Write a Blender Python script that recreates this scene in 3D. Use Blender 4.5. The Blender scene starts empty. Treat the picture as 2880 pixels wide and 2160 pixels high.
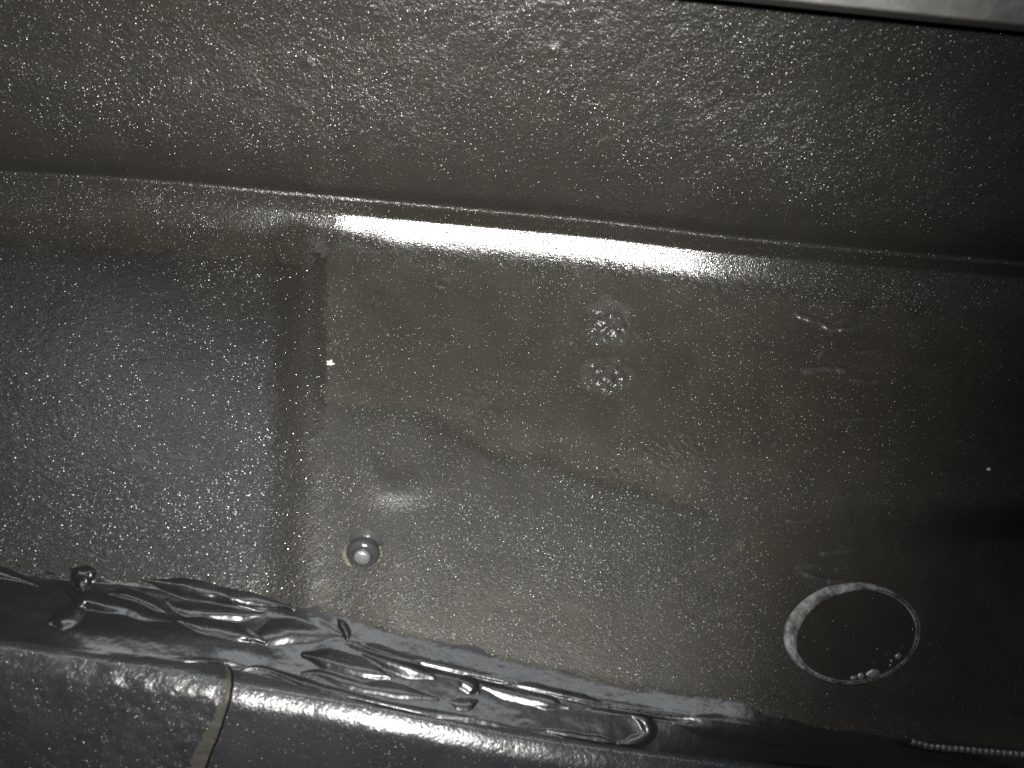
import bpy, math
import numpy as np

# ------------------------------------------------------------------ camera, world, lamps, exposure
sc = bpy.context.scene
COL = sc.collection
FPX = 2217.0                       # focal length of the phone lens in photo pixels (2880 px wide)
cam_d = bpy.data.cameras.new("camera")
cam = bpy.data.objects.new("camera", cam_d); COL.objects.link(cam)
cam.location = (0, 0, 0); cam.rotation_euler = (math.radians(90), 0, 0)
cam_d.sensor_width = 36.0; cam_d.lens = 36.0 * FPX / 2880.0
cam_d.clip_start = 0.005; cam_d.clip_end = 20
cam_d.dof.use_dof = True; cam_d.dof.focus_distance = 0.288; cam_d.dof.aperture_fstop = 12.5
sc.camera = cam

world = bpy.data.worlds.new("World"); sc.world = world; world.use_nodes = True
world.node_tree.nodes["Background"].inputs[0].default_value = (0.55, 0.57, 0.60, 1)
world.node_tree.nodes["Background"].inputs[1].default_value = 0.085

def lamp(name, kind, loc, rot, energy, color, **kw):
    d = bpy.data.lights.new(name, kind); d.energy = energy; d.color = color
    for k, v in kw.items(): setattr(d, k, v)
    o = bpy.data.objects.new(name, d); COL.objects.link(o)
    o.location = loc; o.rotation_euler = rot
    return o
# the phone's own flash, a centimetre and a half beside the lens
lamp("phone_flash", 'SPOT', (-0.013, 0.0, 0.004), (math.radians(98), 0, math.radians(8)), 5.9,
     (1.0, 0.985, 0.955), shadow_soft_size=0.003, spot_size=math.radians(96), spot_blend=1.0)
# cool daylight falling in from the opening above
lamp("daylight_opening", 'AREA', (-0.05, 0.13, 0.205), (math.radians(22), 0, 0), 0.46,
     (0.93, 0.965, 1.0), shape='RECTANGLE', size=0.42, size_y=0.09)

sc.view_settings.view_transform = 'Standard'; sc.view_settings.look = 'None'
sc.view_settings.exposure = 0.0; sc.view_settings.gamma = 1.0; sc.view_settings.use_curve_mapping = False
sc.cycles.use_denoising = False
sc.cycles.max_bounces = 4
sc.cycles.sample_clamp_indirect = 3.0

# ------------------------------------------------------------------ helpers
def P(u, v, w):
    """photo pixel + inverse depth -> point in metres"""
    u = np.asarray(u, float); v = np.asarray(v, float); w = np.asarray(w, float)
    D = 1.0 / w
    return np.stack([(u - 1440) / FPX * D, D, -(v - 1080) / FPX * D], -1)

def sm(x, a, b):
    t = np.clip((x - a) / (b - a), 0, 1); return t * t * (3 - 2 * t)

def line(pts):
    """smooth curve v(u) through points"""
    pts = np.array(pts, float)
    def f(u):
        u = np.asarray(u, float)
        acc = 0
        for d, k in ((-60, .15), (-30, .2), (0, .3), (30, .2), (60, .15)):
            acc = acc + k * np.interp(u + d, pts[:, 0], pts[:, 1])
        return acc
    return f

def vnoise(u, v, seed):
    rng = np.random.RandomState(seed)
    T = rng.rand(256, 256)
    iu = np.floor(u).astype(int); iv = np.floor(v).astype(int)
    fu = u - iu; fv = v - iv
    fu = fu * fu * (3 - 2 * fu); fv = fv * fv * (3 - 2 * fv)
    g = lambda a, b: T[a & 255, b & 255]
    return ((g(iu, iv) * (1 - fu) + g(iu + 1, iv) * fu) * (1 - fv)
            + (g(iu, iv + 1) * (1 - fu) + g(iu + 1, iv + 1) * fu) * fv) * 2 - 1

def fbm(u, v, size, octs, seed, ang=0.0, stretch=1.0):
    c, s = math.cos(ang), math.sin(ang)
    uu = (u * c + v * s) / (size * stretch); vv = (-u * s + v * c) / size
    out = 0; a = 1.0
    for k in range(octs):
        out = out + a * vnoise(uu + 17.3 * k, vv + 9.1 * k, seed + k)
        uu = uu * 2.03; vv = vv * 2.03; a *= 0.5
    return out

def segdist(u, v, pts):
    """distance to a polyline and the fraction along it"""
    pts = np.array(pts, float)
    best = np.full(np.shape(u), 1e9); frac = np.zeros(np.shape(u))
    L = np.r_[0, np.cumsum(np.hypot(*np.diff(pts, axis=0).T))]
    for i in range(len(pts) - 1):
        a, b = pts[i], pts[i + 1]; d = b - a; l2 = d @ d
        t = np.clip(((u - a[0]) * d[0] + (v - a[1]) * d[1]) / l2, 0, 1)
        ds = np.hypot(u - a[0] - t * d[0], v - a[1] - t * d[1])
        m = ds < best
        best = np.where(m, ds, best); frac = np.where(m, (L[i] + t * math.sqrt(l2)) / L[-1], frac)
    return best, frac

def grid_normals(co):
    du = np.gradient(co, axis=1); dv = np.gradient(co, axis=0)
    n = np.cross(dv, du); n /= np.linalg.norm(n, axis=-1, keepdims=True) + 1e-20
    # face the camera side
    flip = np.sum(n * co, -1) > 0
    n[flip] *= -1
    return n

def mesh_from(name, verts, faces, mat, parent=None, normals=None, smooth=True, attrs=None):
    me = bpy.data.meshes.new(name)
    verts = np.ascontiguousarray(verts, dtype=np.float32); faces = np.asarray(faces, dtype=np.int32)
    k = faces.shape[1]
    me.vertices.add(len(verts)); me.vertices.foreach_set("co", verts.ravel())
    me.loops.add(faces.size); me.loops.foreach_set("vertex_index", faces.ravel())
    me.polygons.add(len(faces))
    me.polygons.foreach_set("loop_start", np.arange(0, faces.size, k, dtype=np.int32))
    me.polygons.foreach_set("use_smooth", np.full(len(faces), smooth, dtype=bool))
    me.update(calc_edges=True); me.validate()
    if attrs:
        for an, av in attrs.items():
            a = me.attributes.new(an, 'FLOAT', 'POINT')
            a.data.foreach_set("value", np.ascontiguousarray(av, dtype=np.float32))
    if normals is not None:
        me.normals_split_custom_set_from_vertices(np.asarray(normals, float).tolist())
    me.materials.append(mat)
    o = bpy.data.objects.new(name, me); COL.objects.link(o)
    if parent: o.parent = parent
    return o

def grid_faces(nv, nu):
    i = np.arange(nv - 1)[:, None] * nu + np.arange(nu - 1)[None, :]
    return np.stack([i, i + nu, i + nu + 1, i + 1], -1)      # (nv-1, nu-1, 4)

def sub_mesh(name, co, nrm, mask, mat, parent, attrs=None):
    """the faces of a grid under mask, as a mesh of their own with the grid's smooth normals"""
    nv, nu = co.shape[:2]
    f = grid_faces(nv, nu)[mask]
    c4 = co.reshape(-1, 3)[f]; gn = np.cross(c4[..., 2, :] - c4[..., 0, :], c4[..., 3, :] - c4[..., 1, :])
    if np.sum(gn * nrm.reshape(-1, 3)[f[..., 0]]) < 0: f = f[..., ::-1]
    used, inv = np.unique(f, return_inverse=True)
    at = {k: a.reshape(-1)[used] for k, a in attrs.items()} if attrs else None
    return mesh_from(name, co.reshape(-1, 3)[used], inv.reshape(-1, 4), mat, parent, nrm.reshape(-1, 3)[used], attrs=at)

def thing(name, label, cat, loc=(0, 0, 0), group=None):
    o = bpy.data.objects.new(name, None); COL.objects.link(o)
    o.empty_display_size = 0.01
    o.location = loc
    o["label"] = label; o["category"] = cat
    if group: o["group"] = group
    return o

def put(parent, o):
    """parent a mesh built in world coordinates, keeping it where it is"""
    loc = np.array(parent.location)
    if np.any(loc):
        o.data.transform(__import__("mathutils").Matrix.Translation(-parent.location))
    o.parent = parent
    return o

# ------------------------------------------------------------------ materials
def nodes_of(name):
    m = bpy.data.materials.new(name); m.use_nodes = True
    nt = m.node_tree; nt.nodes.clear()
    return m, nt

def coat(name, base, tint, rough=0.36, grain=0.0011, amp=0.00016, fine=0.00045, famp=0.00005,
         flake=0.10, flake_size=0.00042, flake_tilt=0.55, flake_rough=0.2, spec=0.5, stretch=None, mottling=0.5, flake_col=.45):
    """black stippled coating: lumps, finer orange peel and scattered glinting grains"""
    m, nt = nodes_of(name); N = nt.nodes; L = nt.links
    out = N.new("ShaderNodeOutputMaterial"); pb = N.new("ShaderNodeBsdfPrincipled")
    geo = N.new("ShaderNodeNewGeometry")
    vec = geo.outputs["Position"]
    if stretch:
        mp = N.new("ShaderNodeMapping"); mp.inputs["Rotation"].default_value = (0, math.radians(stretch[0]), 0)
        mp.inputs["Scale"].default_value = (1 / stretch[1], 1, 1)
        L.new(vec, mp.inputs["Vector"]); vec = mp.outputs["Vector"]
    def noise(size, detail, rgh=0.55):
        n = N.new("ShaderNodeTexNoise"); n.inputs["Scale"].default_value = 1 / size
        n.inputs["Detail"].default_value = detail; n.inputs["Roughness"].default_value = rgh
        L.new(vec, n.inputs["Vector"]); return n.outputs["Fac"]
    big = noise(0.012, 3); lump = noise(grain * 1.6, 2.5); tiny = noise(fine * 1.6, 1.5)
    b1 = N.new("ShaderNodeBump"); b1.inputs["Distance"].default_value = amp * 6; b1.inputs["Strength"].default_value = 1
    L.new(lump, b1.inputs["Height"])
    b2 = N.new("ShaderNodeBump"); b2.inputs["Distance"].default_value = famp * 6; b2.inputs["Strength"].default_value = 1
    L.new(tiny, b2.inputs["Height"]); L.new(b1.outputs["Normal"], b2.inputs["Normal"])
    cr = N.new("ShaderNodeMapRange"); cr.inputs["From Min"].default_value = 0.3; cr.inputs["From Max"].default_value = 0.7
    L.new(big, cr.inputs["Value"])
    mix = N.new("ShaderNodeMix"); mix.data_type = 'RGBA'
    mix.inputs["A"].default_value = (*base, 1); mix.inputs["B"].default_value = (*tint, 1)
    L.new(cr.outputs["Result"], mix.inputs["Factor"]); L.new(mix.outputs["Result"], pb.inputs["Base Color"])
    rr = N.new("ShaderNodeMapRange"); rr.inputs["From Min"].default_value = 0.3; rr.inputs["From Max"].default_value = 0.7
    rr.inputs["To Min"].default_value = rough - 0.06 * mottling; rr.inputs["To Max"].default_value = rough + 0.08 * mottling
    L.new(noise(0.006, 4), rr.inputs["Value"]); L.new(rr.outputs["Result"], pb.inputs["Roughness"])
    pb.inputs["Specular IOR Level"].default_value = spec
    L.new(b2.outputs["Normal"], pb.inputs["Normal"])
    shader = pb.outputs["BSDF"]
    if flake > 0:
        vo = N.new("ShaderNodeTexVoronoi"); vo.inputs["Scale"].default_value = 1 / flake_size
        L.new(geo.outputs["Position"], vo.inputs["Vector"])
        sub = N.new("ShaderNodeVectorMath"); sub.operation = 'SUBTRACT'; sub.inputs[1].default_value = (.5, .5, .5)
        L.new(vo.outputs["Color"], sub.inputs[0])
        scl = N.new("ShaderNodeVectorMath"); scl.operation = 'SCALE'; scl.inputs["Scale"].default_value = flake_tilt * 2
        L.new(sub.outputs[0], scl.inputs[0])
        add = N.new("ShaderNodeVectorMath"); add.operation = 'ADD'
        L.new(b1.outputs["Normal"], add.inputs[0]); L.new(scl.outputs[0], add.inputs[1])
        nor = N.new("ShaderNodeVectorMath"); nor.operation = 'NORMALIZE'; L.new(add.outputs[0], nor.inputs[0])
        gl = N.new("ShaderNodeBsdfGlossy"); gl.inputs["Roughness"].default_value = flake_rough
        gl.inputs["Color"].default_value = (flake_col, flake_col * .99, flake_col * .95, 1)
        L.new(nor.outputs[0], gl.inputs["Normal"])
        wn = N.new("ShaderNodeTexWhiteNoise"); L.new(vo.outputs["Position"], wn.inputs["Vector"])
        lt = N.new("ShaderNodeMath"); lt.operation = 'LESS_THAN'; lt.inputs[1].default_value = flake
        L.new(wn.outputs["Value"], lt.inputs[0])
        ds = N.new("ShaderNodeMath"); ds.operation = 'LESS_THAN'; ds.inputs[1].default_value = 0.42
        L.new(vo.outputs["Distance"], ds.inputs[0])
        mu = N.new("ShaderNodeMath"); mu.operation = 'MULTIPLY'; L.new(lt.outputs[0], mu.inputs[0]); L.new(ds.outputs[0], mu.inputs[1])
        pw = N.new("ShaderNodeMath"); pw.operation = 'POWER'; pw.inputs[1].default_value = 1.5
        sp = N.new("ShaderNodeSeparateColor"); L.new(wn.outputs["Color"], sp.inputs[0]); L.new(sp.outputs[1], pw.inputs[0])
        pm = N.new("ShaderNodeMapRange"); pm.inputs["From Min"].default_value = .35; pm.inputs["From Max"].default_value = .65
        pm.inputs["To Min"].default_value = .35; pm.inputs["To Max"].default_value = 1.35
        L.new(noise(0.022, 4, .6), pm.inputs["Value"])
        mu3 = N.new("ShaderNodeMath"); mu3.operation = 'MULTIPLY'; L.new(mu.outputs[0], mu3.inputs[0]); L.new(pm.outputs["Result"], mu3.inputs[1])
        mu2 = N.new("ShaderNodeMath"); mu2.operation = 'MULTIPLY'; L.new(mu3.outputs[0], mu2.inputs[0]); L.new(pw.outputs[0], mu2.inputs[1])
        ms = N.new("ShaderNodeMixShader"); L.new(mu2.outputs[0], ms.inputs[0])
        L.new(pb.outputs["BSDF"], ms.inputs[1]); L.new(gl.outputs["BSDF"], ms.inputs[2]); shader = ms.outputs[0]
    L.new(shader, out.inputs["Surface"])
    return m

def plain(name, base, rough, spec=0.5, metal=0.0, bump=0.0, size=0.001, tint=None, tsize=0.004, bump2=0.0, size2=0.005):
    m, nt = nodes_of(name); N = nt.nodes; L = nt.links
    out = N.new("ShaderNodeOutputMaterial"); pb = N.new("ShaderNodeBsdfPrincipled")
    L.new(pb.outputs["BSDF"], out.inputs["Surface"])
    pb.inputs["Base Color"].default_value = (*base, 1); pb.inputs["Roughness"].default_value = rough
    pb.inputs["Specular IOR Level"].default_value = spec; pb.inputs["Metallic"].default_value = metal
    geo = N.new("ShaderNodeNewGeometry")
    last = None
    for s, b in ((size2, bump2), (size, bump)):
        if b <= 0: continue
        n = N.new("ShaderNodeTexNoise"); n.inputs["Scale"].default_value = 1 / (s * 1.6); n.inputs["Detail"].default_value = 3
        L.new(geo.outputs["Position"], n.inputs["Vector"])
        bp = N.new("ShaderNodeBump"); bp.inputs["Distance"].default_value = b * 6; L.new(n.outputs["Fac"], bp.inputs["Height"])
        if last: L.new(last, bp.inputs["Normal"])
        last = bp.outputs["Normal"]
    if last: L.new(last, pb.inputs["Normal"])
    if tint:
        n = N.new("ShaderNodeTexNoise"); n.inputs["Scale"].default_value = 1 / tsize; n.inputs["Detail"].default_value = 5
        L.new(geo.outputs["Position"], n.inputs["Vector"])
        cr = N.new("ShaderNodeMapRange"); cr.inputs["From Min"].default_value = .36; cr.inputs["From Max"].default_value = .66
        L.new(n.outputs["Fac"], cr.inputs["Value"])
        mx = N.new("ShaderNodeMix"); mx.data_type = 'RGBA'
        mx.inputs["A"].default_value = (*base, 1); mx.inputs["B"].default_value = (*tint, 1)
        L.new(cr.outputs["Result"], mx.inputs["Factor"]); L.new(mx.outputs["Result"], pb.inputs["Base Color"])
    return m

M_UP = coat("stippled coating", (.036, .033, .0265), (.027, .025, .021), rough=.33, grain=.0008, amp=.000055, fine=.0003, famp=.000015, spec=.9,
            flake=.50, flake_size=.00030, flake_tilt=.47, flake_rough=.40, flake_col=.42)
M_PAD = coat("coarse stippled coating", (.027, .0265, .0235), (.020, .0195, .018), rough=.34, grain=.0010, amp=.00005, fine=.0004, famp=.000015, spec=.55,
             flake=.45, flake_size=.00032, flake_tilt=.47, flake_rough=.40, stretch=(-35, 1.5), flake_col=.40)
M_REC = coat("fine stippled coating", (.047, .0425, .0335), (.035, .032, .026), spec=.4, rough=.36, grain=.0006, amp=.000012, fine=.0003, famp=.000006,
             flake=.26, flake_size=.00019, flake_tilt=.5, flake_rough=.40, flake_col=.42)
M_OVER = coat("dusty overspray coating", (.036, .0335, .028), (.027, .025, .0215), spec=.42, rough=.34, grain=.0006, amp=.00002, fine=.0003, famp=.00001,
             flake=.36, flake_size=.00021, flake_tilt=.5, flake_rough=.40, flake_col=.40)
M_SHO = coat("thick glossy coating", (.036, .033, .027), (.028, .026, .021), rough=.20, grain=.0006, amp=.000014, fine=.0003, famp=.000010,
             flake=.45, flake_size=.00022, flake_tilt=.50, flake_rough=.42, spec=1.0)
M_SPOT = coat("rough coating blob", (.058, .054, .046), (.042, .040, .035), rough=.23, spec=.9, grain=.0005, amp=.00005, famp=.00002, flake=.45, flake_size=.00045)
M_STEP = coat("step coating darkened as shade", (.027, .0245, .020), (.020, .0185, .016), spec=.35, rough=.42, grain=.0008, amp=.00003, flake=.25, flake_size=.00020, flake_col=.34)  # darker base paints in the shading of the step
M_RUN = plain("run of coating with painted glints", (.055, .053, .047), .24, spec=.9, bump=.00003, size=.0006)  # paler base stands in for glints along the ridges
M_SILL = coat("blue grey coating", (.036, .0375, .040), (.023, .024, .026), spec=1.0, rough=.27, grain=.0008, amp=.00002, fine=.0004, famp=.000006,
              flake=.12, flake_size=.0002, flake_tilt=.4, flake_rough=.42)
M_PLATE = coat("coarse blue grey coating", (.034, .0355, .037), (.020, .021, .022), spec=.8, rough=.33, grain=.0012, amp=.00006, fine=.0005, famp=.00001,
               flake=.2, flake_size=.00025, flake_tilt=.4, flake_rough=.42)
M_SEAL = plain("glossy black sealer", (.012, .012, .013), .285, spec=1.0, bump=.000006, size=.0008, bump2=.00008, size2=.005)
M_BEAD = plain("dark bare steel bead", (.30, .30, .30), .30, spec=1.0, metal=.7, bump=.00002, size=.0009)
M_COLLAR = plain("grey worn stud base", (.085, .085, .085), .24, metal=.3, bump=.00002, size=.0008)
M_SHADOW = plain("black painted shadow", (.006, .006, .006), .6)  # near-black base that paints shadow at the plate edge and under the lip
M_STRIP = plain("dusty pale metal", (.27, .267, .252), .55, bump=.00008, size=.002, tint=(.20, .195, .18), tsize=.003)
M_LIP = plain("dull grey metal", (.10, .10, .095), .6, bump=.00008, size=.001)
M_TAN = plain("tan worn coating", (.056, .050, .036), .5, bump=.00004, size=.0010, tint=(.045, .045, .042), tsize=.004)
M_STUD = plain("black glossy stud", (.05, .05, .052), .22, bump=.00002, size=.0008)
M_TIP_GLINT = plain("grey worn metal and glints", (.5, .5, .5), .32, metal=.7, bump=.00003, size=.0006)
M_RESID = plain("dried yellowish residue", (.20, .19, .14), .6, bump=.0001, size=.0005, tint=(.05, .05, .045), tsize=.0012)
M_CHIP = plain("cream flake", (.8, .72, .58), .4, bump=.0001, size=.0005)
M_GRIT = plain("white grain", (.85, .85, .85), .3)
M_RIM = plain("scuffed rim with painted gleam", (.36, .36, .36), .30, bump=.00004, size=.0007, tint=(.08, .08, .08), tsize=.004)  # pale base also paints the gleam of the lit crescent
M_DISC = coat("smooth black plug face", (.036, .032, .025), (.027, .0245, .020), spec=.4, rough=.32, grain=.0008, amp=.000012, flake=.06, flake_size=.0002, flake_col=.5)
M_HAIR = plain("grey thread", (.05, .05, .05), .5)

# ------------------------------------------------------------------ measured lines (photo pixels)
C1 = line([(-900, 430), (0, 488), (150, 495), (417, 511), (749, 540), (1042, 566), (1440, 602), (1687, 625), (1993, 664), (2351, 700), (2880, 743), (3700, 810)])
G2 = line([(-900, 1420), (0, 1590), (130, 1625), (400, 1650), (690, 1710), (820, 1725), (900, 1765), (981, 1802), (1106, 1846), (1240, 1877),
           (1427, 1921), (1708, 1984), (1909, 2014), (2300, 2060), (2880, 2110), (3700, 2180)])
B = line([(-900, 1745), (0, 1815), (330, 1850), (640, 1864), (700, 1880), (870, 1924), (1039, 1975), (1174, 2005), (1340, 2024), (1541, 2055), (1742, 2091),
          (1835, 2100), (2300, 2150), (2880, 2200), (3700, 2280)])
E = line([(-900, 1760), (0, 1850), (247, 1885), (456, 1908), (612, 1938), (651, 1949), (977, 2005), (1433, 2096), (1700, 2137), (1922, 2165),
          (2880, 2290), (3700, 2400)])

# ------------------------------------------------------------------ the pressed inner panel
MM = 0.0111                          # inverse depth change of one millimetre at 0.3 m

def profile(tab, t):
    """integrate a slope table over t (px) with value 0 at t = 0"""
    tt = np.arange(-1400, 2600, 2.0)
    s = np.interp(tt, [a for a, _ in tab], [b for _, b in tab])
    F = np.cumsum(s) * 2.0 / FPX
    F -= np.interp(0, tt, F)
    return np.interp(t, tt, F)
R_TAB = [(-1400, -2.6), (-240, -2.9), (-120, -3.2), (-50, -4.2), (-30, -5.6), (-9, -5.6), (-4, -1.5), (4, -1.5), (9, -3.4), (40, -3.4), (43, -0.80), (55, -0.66), (92, -0.50), (112, -0.1), (165, 0.9), (250, 1.6), (420, 2.0), (2600, 2.0)]
L_TAB = [(-1400, -2.6), (-240, -2.9), (-120, -3.2), (-50, -4.2), (-30, -5.6), (-9, -5.6), (-4, -.9), (4, -.9), (9, -1.6), (38, -1.4), (55, -.78), (80, -.4), (102, .3), (132, 1.7), (185, 1.7), (225, 1.15), (500, 1.75), (2600, 2.0)]

def left_near(u): return .28 * (np.sqrt(np.clip(900 - u, 0, None) ** 2 + 150 ** 2) - 150) / FPX

def panel_w(u, v, detail=True):
    t = v - C1(u)
    left = 1 - sm(u, 930, 1130)
    w = 3.42 + profile(R_TAB, t) * (1 - left) + profile(L_TAB, t) * left
    w = w + 0.05 * (u - 1440) / FPX
    # the panel is gently dished along its length
    xs = np.linspace(-2.4, 2.4, 961)
    sl = np.interp(xs, [-2.4, -.50, -.30, -.14, .15, .46, 2.4], [0, 0, -.18, -.44, .44, .0, 0]); Fd = np.cumsum(sl) * (xs[1] - xs[0]); Fd -= np.interp(0, xs, Fd)
    w = w + np.interp((u - 1560) / FPX, xs, Fd) * sm(t, -500, 0)
    # lip along the crease
    w += 0.15 * MM * np.exp(-((t - 3) / 6.0) ** 2)
    below = sm(t, 60, 190)
    # raised pad on the left, stepping down to the recess
    soft = sm(v, 1000, 1350)
    w += below * (-5.0 * MM * (1 - .4 * soft) * (1 - sm(u, 735, 868)) + 2.2 * MM * (1 - .75 * soft) * (1 - sm(u, 864, 926)))
    # the left end comes nearer
    w += left_near(u)
    # right end: rounded pocket corner and a face turning away
    rr = np.hypot(u - 2390, v - 1000)
    corner = sm(rr, 455, 620) * sm(u, 2150, 2480) * sm((v - 1000) + .5 * (u - 2390), 60, 330)
    w -= 1.4 * MM * corner
    turn = np.clip(u - 2075, 0, None)
    w -= 1.1 * (np.sqrt(turn ** 2 + 170 ** 2) - 170) / FPX * sm(v, 1380, 1560)
    # thick coating edge that waves across the recess
    wave = line(list(zip([760, 930, 1080, 1300, 1400, 1536, 1690, 1875, 2030, 2300], [1150, 1120, 1165, 1225, 1290, 1300, 1354, 1406, 1445, 1500])))(u)
    wd = v - wave - 10 * fbm(u, v, 60, 2, 61)
    wm = sm(u, 1180, 1330) * (1 - sm(u, 1850, 2080))
    w += 0.8 * MM * sm(wd, -22, 26) * wm * (1 - .9 * sm(wd, 80, 420))
    w -= 0.35 * MM * np.exp(-((wd + 50) / 42) ** 2) * wm
    # round boss with a dished middle
    x = (u - 1120) / 1.15; y = v - 1285
    r = np.hypot(x, y)
    w += 1.5 * MM * np.exp(-((r - 88) / 46.0) ** 2) * (.6 + .4 * np.sin(np.arctan2(y, x))) + .35 * MM * np.exp(-((r - 100) / 60.0) ** 2)
    # fillet into the seam on the right
    q = v - G2(u)
    fil = sm(u, 830, 1000)
    qq = np.clip(q, -100, 60)
    w += fil * 1.15 * np.where(qq < -45, 35 * ((qq + 80).clip(0) / 35) ** 2 / 2, 17.5 + (qq + 45)) / FPX
    if detail:
        # blobs and weld marks
        for (cx, cy, rx, ry, h, sd) in ((1712, 908, 66, 62, 1.6, 71), (1706, 1052, 66, 58, 1.6, 72), (1592, 955, 62, 70, .4, 73)):
            a = np.hypot((u - cx) / rx, (v - cy) / ry) + .12 * fbm(u, v, 50, 2, sd)
            m = 1 - sm(a, .75, 1.08)
            w += .55 * h * MM * (1 - sm(a, .0, 1.1)) + h * MM * (1 - sm(a, .35, 1.05)) * .6 * fbm(u, v, 17, 2, sd + 5)
        # patch of roughness
        a = np.hypot((u - 1900) / 150, (v - 1270 + .25 * (u - 1900)) / 55)
        w += .30 * MM * np.exp(-a * a) * fbm(u, v, 8, 2, 83)
        for (cx, cy, s) in ((1050, 840, 45), (1250, 790, 45), (1100, 925, 40), (1360, 1115, 60)):
            a = np.hypot(u - cx, v - cy) / s
            w += .40 * MM * np.exp(-a * a) * fbm(u, v, 12, 2, 91)
        # drips of coating
        for pts, h, wd_ in RUNS:
            d, fr = segdist(u, v, pts)
            w += 2.4 * h * MM * np.exp(-(d / wd_) ** 2) * np.sqrt(np.clip(4 * fr * (1 - fr), 0, 1)) * (.7 + .5 * fbm(u, v, 25, 2, 88))
        # small bumps
        for (cx, cy, rr_, h) in ((2090, 1530, 12, .6), (1903, 1625, 7, .4), (1955, 610, 9, .5), (2505, 1355, 6, .4), (2620, 590, 8, .5), (1560, 145, 16, .7), (865, 175, 14, .6),
                                 (1330, 1180, 6, .3), (880, 1230, 6, .4), (300, 1555, 6, .4), (1730, 1325, 6, .4)):
            w += h * MM * np.exp(-((u - cx) ** 2 + (v - cy) ** 2) / rr_ ** 2)
        # unevenness of sheet and coating
        upf = 1 - sm(t, -80, -5)
        amp = .30 * upf + .16
        w += MM * amp * .35 * fbm(u, v, 90, 2, 11) + MM * (.12 * upf + .006 + .05 * left * below + .012 * below) * fbm(u, v, 22, 2, 12, ang=-.6, stretch=1.7)
        w -= MM * .05 * np.exp(-((t - 88 - 5 * fbm(u, v, 90, 2, 17, stretch=2)) / 4) ** 2) * np.clip(fbm(u, v, 110, 2, 18) + .1, 0, 1) * sm(u, 1100, 1250)
        w += MM * .03 * sm(t, 84, 112) * (1 - sm(t, 150, 220)) * fbm(u, v, 11, 2, 20)
        w += MM * .010 * sm(-np.abs(t - 90), -120, -20) * fbm(u, v, 40, 2, 14, stretch=2.5)
    return w

RUNS = [([(2235, 885), (2290, 902), (2340, 925)], .45, 7), ([(2335, 930), (2390, 925), (2435, 912)], .6, 6), ([(2400, 990), (2475, 985)], .35, 5),
        ([(2258, 1045), (2320, 1035), (2385, 1040)], .6, 7), ([(2300, 1010), (2320, 985)], .3, 5), ([(2400, 1070), (2460, 1072), (2528, 1060)], .45, 5),
        ([(2320, 1200), (2370, 1180), (2440, 1177)], .35, 4), 
        ([(2210, 1467), (2285, 1468)], .3, 4),
        ([(2240, 1600), (2300, 1590)], .5, 9), ([(2310, 1560), (2400, 1548)], .5, 9), ([(2255, 1612), (2330, 1635), (2410, 1640)], .8, 8),
        ([(2350, 1600), (2390, 1595)], .4, 6), ([(2600, 1950), (2640, 1955)], .0, 6)]

STEP = 4.5
us = np.arange(-1150, 3900, STEP); vs = np.arange(-230, 2260, STEP)
U, V = np.meshgrid(us, vs)
W = panel_w(U, V)
co = P(U, V, W); nr = grid_normals(co)
fu = (U[:-1, :-1] + STEP / 2); fv = (V[:-1, :-1] + STEP / 2)
T = fv - C1(fu)
jit = fbm(fu, fv, 26, 3, 19)
keep = (fv < G2(fu) + 2)
cr_, sr_ = math.cos(math.radians(-8)), math.sin(math.radians(-8))
px_, py_ = fu - 2405, fv - 1786
keep &= np.hypot((px_ * cr_ + py_ * sr_) / 183, (-px_ * sr_ + py_ * cr_) / 136) > .97      # the hole the plug sits in
reg_up = (T < 0) & keep
is_left = fu < np.where(fv < 1030, 868, 800) + 20 * jit + 20 * fbm(fu, fv, 140, 2, 23) + 16 * fbm(fu, fv, 6, 2, 27)
reg_sho = (T >= 0) & (T < np.where(is_left, 195, 150) + 22 * jit + 14 * fbm(fu, fv, 6, 2, 28)) & keep
spots = []
for (cx, cy, rx, ry) in ((1712, 906, 70, 76), (1704, 1054, 80, 58), (1592, 955, 66, 74)):
    spots.append(np.hypot((fu - cx) / rx, (fv - cy) / ry) < .95 + .16 * fbm(fu, fv, 30, 3, 77))
spot_any = spots[0] | spots[1] | spots[2]
boss = np.hypot((fu - 1120) / 1.15, fv - 1285) < 150
run_masks = []
for pts, h, wd_ in RUNS:
    d, _ = segdist(fu, fv, pts)
    run_masks.append((d < wd_ * .75 + 3 * jit) & keep & (h > 0))
for k in range(1, len(run_masks)):
    for q in range(k): run_masks[k] &= ~run_masks[q]
run_any = np.any(run_masks, axis=0)
wob = 16 * jit + 14 * fbm(fu, fv, 120, 2, 24)
fade = sm(fv, 1030, 1420)
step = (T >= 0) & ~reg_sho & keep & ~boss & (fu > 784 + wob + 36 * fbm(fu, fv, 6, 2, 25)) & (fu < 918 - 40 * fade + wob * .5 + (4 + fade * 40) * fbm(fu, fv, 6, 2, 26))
pad = ~step & (T >= 0) & ~reg_sho & is_left & keep & ~boss
wave_ = line(list(zip([760, 930, 1080, 1300, 1400, 1536, 1690, 1875, 2030, 2300], [1150, 1120, 1165, 1225, 1290, 1300, 1354, 1406, 1445, 1500])))(fu)
over = (fv - wave_ - 10 * fbm(fu, fv, 60, 2, 61) > 14 * fbm(fu, fv, 18, 2, 62)) & (fu < 2040 + 110 * jit) & (fv < 1700 + 110 * jit)
rec = (T >= 0) & ~reg_sho & ~is_left & keep & ~spot_any & ~boss & ~run_any & ~step
panel = thing("inner_panel", "black stippled pressed steel panel with a long shoulder and a recess, behind the bolt stud", "panel", tuple(P(1440, 1080, 3.6)))
def pan(name, mask, mat, label=None):
    o = sub_mesh(name, co, nr, mask, mat, None)
    put(panel, o)
    if label: o["label"] = label
    return o
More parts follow.
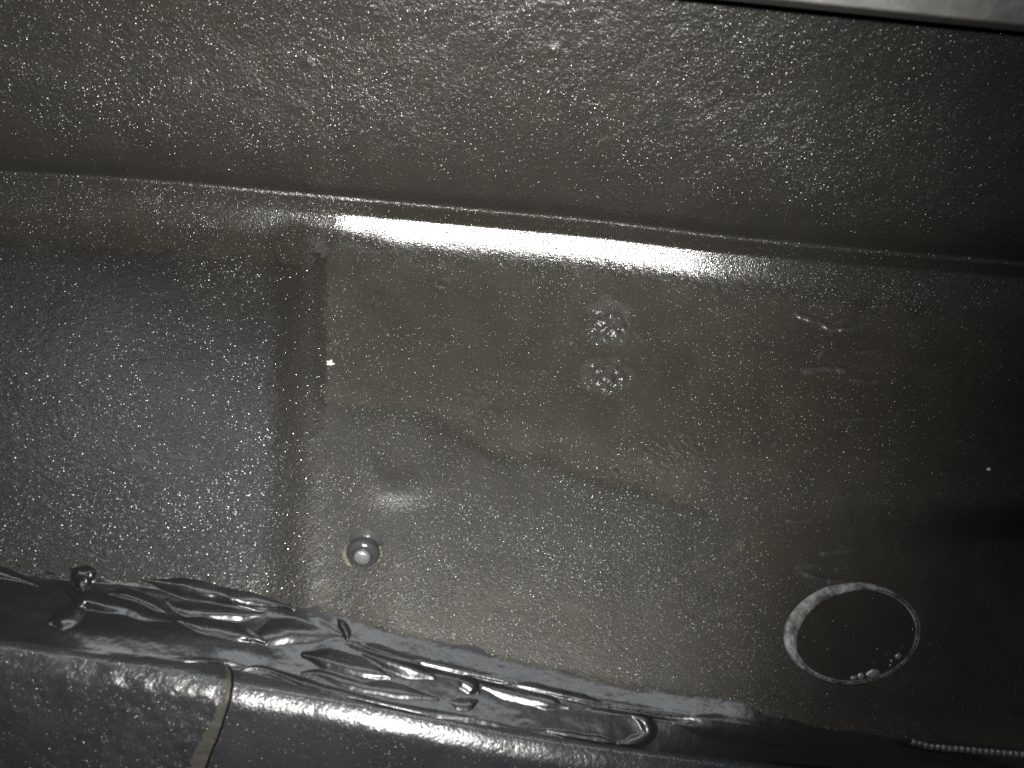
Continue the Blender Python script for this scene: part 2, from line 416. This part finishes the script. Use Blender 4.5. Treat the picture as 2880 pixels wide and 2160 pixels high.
pan("upper_face", reg_up, M_UP, "leaning upper face with coarse glinting stipple")
pan("shoulder", reg_sho, M_SHO, "curved shoulder with a long white gleam")
pan("raised_pad", pad, M_PAD, "raised grey pad at the left of the recess")
over &= rec; rec &= ~over
pan("step", step & is_left | step & ~boss & ~run_any, M_STEP, "step between the pad and the recess, its shade painted dark")
pan("overspray", over, M_OVER, "greyer dusty overspray with a wavy upper edge")
pan("recessed_face", rec, M_REC, "brownish black recessed face")
for k, m_ in enumerate(run_masks):
    if m_.sum() > 3:
        smear = RUNS[k][0][0][1] > 1500
        pan("coating_smear" if smear else "paint_run", m_, M_RUN)
pan("boss", boss & keep, M_OVER, "shallow round boss above the stud")
pan("weld_spot", spots[0], M_SPOT, "upper glinting weld spot")
pan("weld_spot", spots[1] & ~spots[0], M_SPOT, "lower glinting weld spot")
pan("weld_spot", spots[2] & ~spots[0] & ~spots[1], M_REC, "faint dull weld spot")

# ------------------------------------------------------------------ sealer between panel and sill
def sill_w(u, v):
    q = v - E(u)
    qq = np.arange(-900, 1300, 2.0)
    s = np.interp(qq, [-900, -48, -24, 26, 50, 1300], [8.0, 8.0, 2.4, 1.3, .2, .2])
    # ease the bend
    k = np.hanning(15); k /= k.sum(); s = np.convolve(np.pad(s, 7, mode='edge'), k, mode='valid')
    F = np.cumsum(s) * 2.0 / FPX; F -= np.interp(-75, qq, F)
    base = 4.45 - 0.10 * (u - 1440) / FPX + .03 * (1 - sm(u, 300, 900))
    w = base + np.interp(q, qq, F) + left_near(u)
    w += MM * .12 * fbm(u, v, 70, 2, 31) + MM * .05 * fbm(u, v, 18, 2, 32, ang=-.6, stretch=1.8)
    return w

FOLDS_L = [  # polyline, height mm, width px : ridges of the smeared sealer
    ([(400, 1630), (560, 1660), (690, 1690), (800, 1702), (822, 1712)], 1.9, 20),
    ([(470, 1690), (500, 1712), (600, 1722), (740, 1728)], 1.3, 17),
    ([(500, 1742), (600, 1765), (680, 1780), (745, 1806)], 1.8, 17),
    ([(175, 1640), (215, 1680), (260, 1690), (350, 1705), (430, 1735), (480, 1745)], 2.0, 18),
    ([(200, 1600), (230, 1622), (275, 1605)], 1.6, 20), ([(215, 1655), (255, 1625)], 1.4, 15),
    ([(-420, 1500), (0, 1608), (60, 1628), (105, 1645)], 1.6, 16),
    ([(140, 1750), (200, 1735), (235, 1690)], 1.4, 20),
    ([(300, 1668), (360, 1672), (420, 1695), (470, 1722)], 1.2, 13),
    ([(330, 1853), (420, 1858), (520, 1862), (640, 1860)], .7, 8),
]
FOLDS_R = [
    ([(855, 1842), (940, 1860), (1020, 1882), (1095, 1903)], 2.3, 22),
    ([(700, 1800), (800, 1775), (880, 1770), (960, 1785)], 1.0, 26),
    ([(950, 1740), (975, 1775), (978, 1805)], 1.5, 10),
    ([(1000, 1815), (1100, 1860), (1220, 1905)], 1.5, 20),
    ([(674, 1890), (700, 1878), (740, 1877), (870, 1926), (1039, 1972), (1174, 2002), (1340, 2020)], .8, 8),
    ([(850, 1895), (900, 1890), (1000, 1925), (1100, 1940), (1230, 1965)], 1.0, 15),
    ([(1290, 1905), (1320, 1925), (1345, 1945)], 1.5, 16), ([(1270, 1975), (1310, 1985), (1340, 1972)], 1.1, 12),
    ([(1420, 1925), (1520, 1945), (1620, 1968), (1710, 1988)], 1.4, 14),
    ([(1360, 1930), (1480, 1958), (1600, 1990)], 1.2, 16),
    ([(1780, 2010), (1815, 2025), (1832, 2060), (1800, 2085), (1740, 2092)], 1.5, 14),
    ([(1541, 2055), (1640, 2075), (1742, 2091)], .7, 8),
    ([(1900, 2030), (2060, 2050), (2250, 2090)], 1.1, 26),
]
def chaikin(p):
    p = np.array(p, float)
    for _ in range(2):
        if len(p) < 3: break
        q = .75 * p[:-1] + .25 * p[1:]; r = .25 * p[:-1] + .75 * p[1:]
        p = np.concatenate([p[:1], np.stack([q, r], 1).reshape(-1, 2)[1:-1], p[-1:]])
    return p
def sealer_patch(name, label, u0, u1, folds, seed):
    stp = 2.6
    uu = np.arange(u0, u1 + stp, stp); n = 110
    Sg, Ug = np.meshgrid(np.linspace(0, 1, n), uu, indexing='ij')
    g = G2(Ug); rt = sm(Ug, 790, 960)
    top = g - 52 * (1 - rt) - 105 * rt
    bot = B(Ug) + 16
    Vg = top + Sg * (bot - top)
    wall = panel_w(Ug, np.minimum(Vg, g), False)
    w1 = sill_w(Ug, bot) - .4 * MM
    sp = np.clip((Vg - g) / (bot - g), 0, 1)
    w = wall + (w1 - wall) * sp ** 1.05
    edge_ = g - (22 + 15 * fbm(Ug, Vg, 60, 3, 15)) * (1 - rt) - (84 + 6 * fbm(Ug, Vg, 120, 2, 16)) * rt * (1 - .8 * sm(Ug, 1950, 2500))
    e1 = sm(Vg - edge_, -8, 24 + 26 * rt); e2 = 1 - sm(sp, .86, 1.0)
    env = e1 * e2
    low = sm(Vg - g, -20, 20)
    h = -.35 + .25 * rt + env * (.55 - .36 * rt) + env * low * (.5 + (.9 + .6 * (1 - rt)) * fbm(Ug, Vg, 120, 2, seed, ang=.2, stretch=2.5) + .12 * fbm(Ug, Vg, 36, 2, seed + 3, ang=.2, stretch=2.2)) + env * .05 * fbm(Ug, Vg, 30, 2, seed + 4, ang=.2, stretch=3)
    # rolled lower body at the left, groove under the fillet at the right
    h += env * 1.6 * np.exp(-((sp - .62) / .2) ** 2) * (1 - sm(Ug, 640, 840)) * sm(Ug, 120, 260)
    h -= 1.3 * np.exp(-((Vg - g - 8) / 9) ** 2) * sm(Ug, 960, 1030) * (1 - sm(Ug, 1850, 2000))
    for pts, hh, wd in folds:
        d, fr = segdist(Ug, Vg, chaikin(pts))
        tap = .25 + .75 * sm(np.minimum(fr, 1 - fr), -.02, .3)
        x = (d + 2.0 * fbm(Ug, Vg, 70, 2, seed + 9)) / (wd * 1.55 * tap)
        h += (.92 + .75 * (1 - rt)) * hh * np.clip(1 - x * x, 0, None) ** 1.6 * (.9 + (.22 + .12 * (1 - rt)) * fbm(Ug, Vg, 90, 2, seed + 7)) * tap
    w = w + MM * h
    c = P(Ug, Vg, w); nn = grid_normals(c)
    o = sub_mesh(name, c, nn, np.ones((n - 1, len(uu) - 1), bool), M_SEAL, None)
    o["label"] = label; o["category"] = "sealer"; o["group"] = "smeared seam sealer between panel and sill"
    return o, (Ug, Vg, w)

sealL, gl_ = sealer_patch("seam_sealer", "lumpy wet black seam sealer with bright folds above the overlapping lap plate", -1140, 770, FOLDS_L + FOLDS_R, 41)
sealR, gr_ = sealer_patch("seam_sealer", "smooth smeared black seam sealer running along the sill below the recess", 770, 3880, FOLDS_L + FOLDS_R, 41)

# ------------------------------------------------------------------ sill panel with rolled edge
uu = np.arange(-1140, 3890, 4.5)
n = 200
Sg, Ug = np.meshgrid(np.linspace(0, 1, n), uu, indexing='ij')
Vt = B(Ug) - 45; Vg = Vt + Sg * (2560 - Vt)
c = P(Ug, Vg, sill_w(Ug, Vg)); nn = grid_normals(c)
sill = sub_mesh("sill_panel", c, nn, np.ones((n - 1, len(uu) - 1), bool), M_SILL, None)
sill["label"] = "blue grey coated sill panel with a rolled edge catching a long white streak"; sill["category"] = "panel"

# ------------------------------------------------------------------ lap plate with its tan worn edge
edge_v = [1700, 1866, 1878, 1910, 1966, 2033, 2105, 2160, 2600]
edge_u = [640, 644, 649, 652, 642, 621, 593, 573, 400]
def plate_grid(sa, sb, ns, extra=0.0):
    vv = np.arange(1846, 2560, 4.0)
    S, Vv = np.meshgrid(np.linspace(0, 1, ns), vv)
    ed = np.interp(Vv, edge_v, edge_u) + 1.2 * fbm(Vv, Vv * 0, 25, 2, 5)
    a = sa(Vv, ed); b = sb(Vv, ed)
    Uu = a + S * (b - a)
    top = np.clip(B(Uu) - 6, 1700, None)
    V2 = top + (Vv - 1846) * (2560 - top) / (2560 - 1846)
    ed2 = np.interp(V2, edge_v, edge_u)
    return S, Uu, V2, ed2
plate = thing("lap_plate", "coarse grey plate lapped over the sill with a tan worn curved edge", "plate", tuple(P(400, 2000, 4.2)))
wear = lambda V_: np.interp(V_, [1846, 1880, 1950, 2030, 2110, 2560], [8, 9, 19, 31, 42, 80]) * (1 + .22 * fbm(V_ + 0 * V_, 0 * V_, 30, 3, 8))
def plate_w(u, v):
    return sill_w(u, v) + 2.2 * MM * 1.4 + MM * .3 * fbm(u, v, 40, 2, 37)
S, Uu, Vv, ed = plate_grid(lambda V_, e: -1130 + 0 * V_, lambda V_, e: e - wear(V_), 400)
cP = P(Uu, Vv, plate_w(Uu, Vv))
o = sub_mesh("plate_face", cP, grid_normals(cP), np.ones((cP.shape[0] - 1, cP.shape[1] - 1), bool), M_PLATE, None); put(plate, o)
S, Uu, Vv, ed = plate_grid(lambda V_, e: e - wear(V_), lambda V_, e: e, 30)
cP = P(Uu, Vv, plate_w(Uu, Vv) + MM * .45 * np.sin(S * math.pi) * S)
o = sub_mesh("worn_edge", cP, grid_normals(cP), np.ones((cP.shape[0] - 1, cP.shape[1] - 1), bool), M_TAN, None); put(plate, o)
o["label"] = "tan worn edge of the plate"
# the cut edge folds back to the sill, painted black as its shadow line
ex = []
for d, du_ in ((0, 0), (.2, 2), (.5, 5), (.8, 7), (1.0, 8)):
    ue, ve = Uu[:, -1:] + du_, Vv[:, -1:]
    ex.append(P(ue, ve, plate_w(ue, ve) * (1 - d) + (sill_w(ue, ve) - .3 * MM) * d))
cP = np.concatenate(ex, 1)
o = sub_mesh("cut_edge", cP, grid_normals(cP), np.ones((cP.shape[0] - 1, cP.shape[1] - 1), bool), M_SHADOW, None); put(plate, o)

# ------------------------------------------------------------------ lathe and tube helpers
def unit(a): return a / np.linalg.norm(a)
def lathe(name, p0, p1, prof, mat, parent, seg=48, sub=6):
    """prof: (s along p0->p1, radius in metres)"""
    ax = p1 - p0; a = unit(ax); x = unit(np.cross(a, [0, 0, 1.0])); y = np.cross(a, x)
    pr = np.array(prof, float)
    tt = np.linspace(0, len(pr) - 1, (len(pr) - 1) * sub + 1)
    s = np.interp(tt, range(len(pr)), pr[:, 0]); r = np.interp(tt, range(len(pr)), pr[:, 1])
    k = np.array([.25, .5, .25])
    for _ in range(3):
        s[1:-1] = np.convolve(s, k, 'valid'); r[1:-1] = np.convolve(r, k, 'valid')
    th = np.linspace(0, 2 * math.pi, seg, endpoint=False)
    v = p0 + s[:, None, None] * ax + r[:, None, None] * (np.cos(th)[None, :, None] * x + np.sin(th)[None, :, None] * y)
    n = len(s); i = np.arange(n - 1)[:, None] * seg; j = np.arange(seg)[None, :]; j2 = (j + 1) % seg
    f = np.stack([i + j, i + j2, i + seg + j2, i + seg + j], -1).reshape(-1, 4)
    o = mesh_from(name, v.reshape(-1, 3), f, mat)
    return put(parent, o) if parent else o

def tube(name, pts, rad, mat, seg=10, flat=1.0):
    pts = np.array(pts, float); rad = np.broadcast_to(np.asarray(rad, float), (len(pts),))
    t = np.gradient(pts, axis=0); t /= np.linalg.norm(t, axis=1, keepdims=True)
    x = np.cross(t, [0, 1.0, 0]); x /= np.linalg.norm(x, axis=1, keepdims=True); y = np.cross(t, x)
    th = np.linspace(0, 2 * math.pi, seg, endpoint=False)
    v = pts[:, None] + rad[:, None, None] * (np.cos(th)[None, :, None] * x[:, None] + flat * np.sin(th)[None, :, None] * y[:, None])
    n = len(pts); i = np.arange(n - 1)[:, None] * seg; j = np.arange(seg)[None, :]; j2 = (j + 1) % seg
    f = np.stack([i + j, i + j2, i + seg + j2, i + seg + j], -1).reshape(-1, 4)
    return mesh_from(name, v.reshape(-1, 3), f, mat)

# ------------------------------------------------------------------ stud
pxm = lambda px, w: px / FPX / w
wb = float(panel_w(1034, 1512)); b0 = P(1030, 1526, float(panel_w(1030, 1540)) - .5 * MM); b1 = P(1017, 1572, float(panel_w(1017, 1580)) + 5.5 * MM)
stud = thing("bolt_stud", "small glossy black bolt stud with a grey tip standing out of the panel", "bolt", tuple(b0))
r = lambda px: pxm(px, wb + 8 * MM)
lathe("collar", b0, b1, [(0, r(50)), (.12, r(38)), (.22, r(31)), (.28, r(30))], M_COLLAR, stud)
lathe("sleeve", b0, b1, [(.24, r(30)), (.25, r(40)), (.30, r(41)), (.45, r(43)), (.62, r(47)), (.78, r(46)), (.88, r(40)), (.90, r(32)), (.84, r(26)), (.80, r(20)), (.80, r(0.5))], M_STUD, stud)
lathe("tip", b0, b1, [(.76, r(23)), (.90, r(23)), (1.0, r(21)), (1.05, r(13)), (1.06, r(.3))], M_TIP_GLINT, stud)
for a0, a1, rr_ in ((150, 235, 49), (-35, 40, 51)):
    th = np.radians(np.linspace(a0, a1, 24)); pu = 1017 + rr_ * np.cos(th); pv = 1556 - rr_ * np.sin(th) * .95
    pts = P(pu, pv, panel_w(pu, pv) + .3 * MM)
    o = tube("residue", pts, pxm(9, wb) * np.sin(np.linspace(.15, math.pi - .15, 24)) * (1 + .3 * np.sin(np.arange(24) * 1.7)), M_RESID, flat=.5)
    put(stud, o)

# ------------------------------------------------------------------ drain plug
plug = thing("drain_plug", "round black plug with a scuffed rim, its gleam painted pale, low on the dark end of the panel", "plug", tuple(P(2405, 1790, panel_w(2405, 1790))))
def disc_mesh(name, r0, r1, hfun, mat, nr_=24, seg=160, cx=2405, cy=1786, a=183, b=136, rot=-8, seed=3):
    rr = np.linspace(r0, r1, nr_)[:, None]; th = np.linspace(0, 2 * math.pi, seg + 1)[None, :]
    c_, s_ = math.cos(math.radians(rot)), math.sin(math.radians(rot))
    X = a * rr * np.cos(th); Y = b * rr * np.sin(th)
    u = cx + X * c_ - Y * s_; v = cy + X * s_ + Y * c_
    wp = panel_w(u, v, False)
    w = wp + MM * hfun(rr + 0 * th, th, u, v)
    cc = P(u, v, w); nn = grid_normals(cc)
    o = sub_mesh(name, cc, nn, np.ones((nr_ - 1, seg), bool), mat, None)
    return put(plug, o)
def h_rim(rr, th, u, v):
    ang = np.clip(np.cos(th - math.radians(228)), -.62, 1)                 # rim widened at the upper left to shape its lit crescent
    x = (rr - 1.0) / (.013 + .125 * np.clip(ang, 0, 1) ** 1.1)
    return -.4 + (1.5 + .9 * ang) * np.sqrt(np.clip(1 - x * x, 0, 1)) + .65 * fbm(u, v, 13, 3, 55) * np.clip(1 - x * x, 0, 1)
disc_mesh("rim", .88, 1.12, h_rim, M_RIM, nr_=28, seg=220)
disc_mesh("plug_face", .0, .93, lambda rr, th, u, v: .2 - .8 * (1 - rr ** 2) + .12 * np.exp(-(segdist(u, v, [(2505, 1752), (2530, 1745), (2548, 1728)])[0] / 9) ** 2)
, M_DISC, nr_=60, seg=160)

for pts, rad in (([(2392, 1908), (2410, 1906)], 6), ([(2412, 1904), (2430, 1900)], 9), ([(2436, 1898), (2456, 1896), (2474, 1890)], 13), ([(2518, 1850), (2534, 1842)], 8), ([(2505, 1862), (2509, 1858)], 5)):
    p_ = chaikin(pts) if len(pts) > 2 else np.array(pts, float)
    f_ = np.linspace(0, 1, 16); L_ = np.linspace(0, 1, len(p_))
    pu = np.interp(f_, L_, p_[:, 0]); pv = np.interp(f_, L_, p_[:, 1])
    o = tube("glint_lump", P(pu, pv, panel_w(pu, pv, False) + .3 * MM), pxm(rad * 1.1, 4.2) * np.sqrt(np.clip(1 - (2 * f_ - 1) ** 2, .02, 1)), M_TIP_GLINT, seg=14, flat=.6)  # bright lumps added to read as glints on the plug
    put(plug, o)

# ------------------------------------------------------------------ pale strip at the upper right
strip = thing("metal_strip", "pale dusty metal strip with a dark lower lip crossing the top right corner", "strip", tuple(P(2500, 0, 5.4)))
def bar(name, rows, mat, u0=-1400, u1=4200, n=260):
    """rows: list of (v offset from the lip line, inverse depth)"""
    uu = np.linspace(u0, u1, n)
    base = -6 + (uu - 2139) * (78 / 741.0)                 # lower border of the pale face
    g = np.stack([P(uu, base + dv, np.full(n, w) + 0.15 * (uu - 2500) / FPX) for dv, w in rows], 0)
    o = sub_mesh(name, g, grid_normals(g), np.ones((len(rows) - 1, n - 1), bool), mat, None)
    return put(strip, o)
bar("strip_face", [(-205, 5.76), (-120, 5.72), (-40, 5.64), (-8, 5.60), (-3, 5.585), (0, 5.56)], M_STRIP)
bar("lip", [(0, 5.56), (3, 5.53), (8, 5.44), (13, 5.34), (17, 5.26)], M_LIP)
bar("shadow_gap", [(14, 5.27), (17, 5.24), (24, 5.16), (30, 5.05), (32, 4.9), (30, 4.7), (10, 4.5)], M_SHADOW)  # black strip painted in for the shadowed gap under the lip

# ------------------------------------------------------------------ weld bead, flakes and a thread
n = 420
uu = np.linspace(2560, 3250, n); vv = np.interp(uu, [2560, 2615, 2880, 3250], [2085, 2100, 2124, 2165])
ph = (uu - 2560) / 17.0
wv_ = np.interp(vv - G2(uu), [-60, 120], [0, 0]) + np.array([float(x) for x in sill_w(uu, B(uu) + 6)]) + 1.5 * MM
wb_ = tube("weld_bead", P(uu, vv + 2 * np.sin(ph * 2 * math.pi), wv_), pxm(9, 3.9) * (.5 + .5 * np.abs(np.sin(ph * math.pi)) * (.8 + .5 * fbm(ph, ph * 0, 1.3, 2, 93))), M_BEAD, seg=14)
wb_["label"] = "knobbly glossy black weld bead at the bottom right corner"; wb_["category"] = "weld"

def fleck(name, u, v, rpx, mat, label, cat, spikes, seed, lift=.6):
    rng = np.random.RandomState(seed)
    seg = 28; th = np.linspace(0, 2 * math.pi, seg, endpoint=False)
    rad = rpx * (1 + spikes * np.sin(th * 5 + 1) + spikes * .8 * (rng.rand(seg) - .5))
    rows = []
    w0 = float(panel_w(u, v))
    for k, hgt in ((1.0, -.3), (.97, .25), (.75, .6), (.4, .8), (.02, .85)):
        rows.append(P(u + rad * k * np.cos(th), v + rad * k * np.sin(th) * .85, w0 + MM * lift * hgt * np.ones(seg) * (1 + .3 * spikes * np.sin(th * 3))))
    vtx = np.concatenate(rows); nrow = len(rows)
    i = np.arange(nrow - 1)[:, None] * seg; j = np.arange(seg)[None, :]; j2 = (j + 1) % seg
    f = np.stack([i + j, i + j2, i + seg + j2, i + seg + j], -1).reshape(-1, 4)
    loc = P(u, v, w0)
    o = mesh_from(name, vtx - loc, f, mat); o.location = tuple(loc)
    o["label"] = label; o["category"] = cat
    return o
fleck("paint_flake", 928, 1022, 11, M_CHIP, "tiny cream flake stuck beside the dark step of the recess", "flake", .28, 4)
fleck("grit_grain", 2781, 1320, 6, M_GRIT, "tiny white grit grain near the right edge of the panel", "grit", .05, 6)

pts = np.array([(2868, 1880), (2858, 1920), (2854, 1950), (2862, 1985), (2880, 2000), (2862, 2004), (2845, 2003)], float)
tt = np.linspace(0, len(pts) - 1, 50)
pu = np.interp(tt, range(len(pts)), pts[:, 0]); pv = np.interp(tt, range(len(pts)), pts[:, 1])
o = tube("thread", P(pu, pv, panel_w(pu, pv) + .5 * MM), pxm(1.0, 3.5), M_HAIR, seg=6)
o["label"] = "thin grey curled thread at the right edge above the weld bead"; o["category"] = "thread"
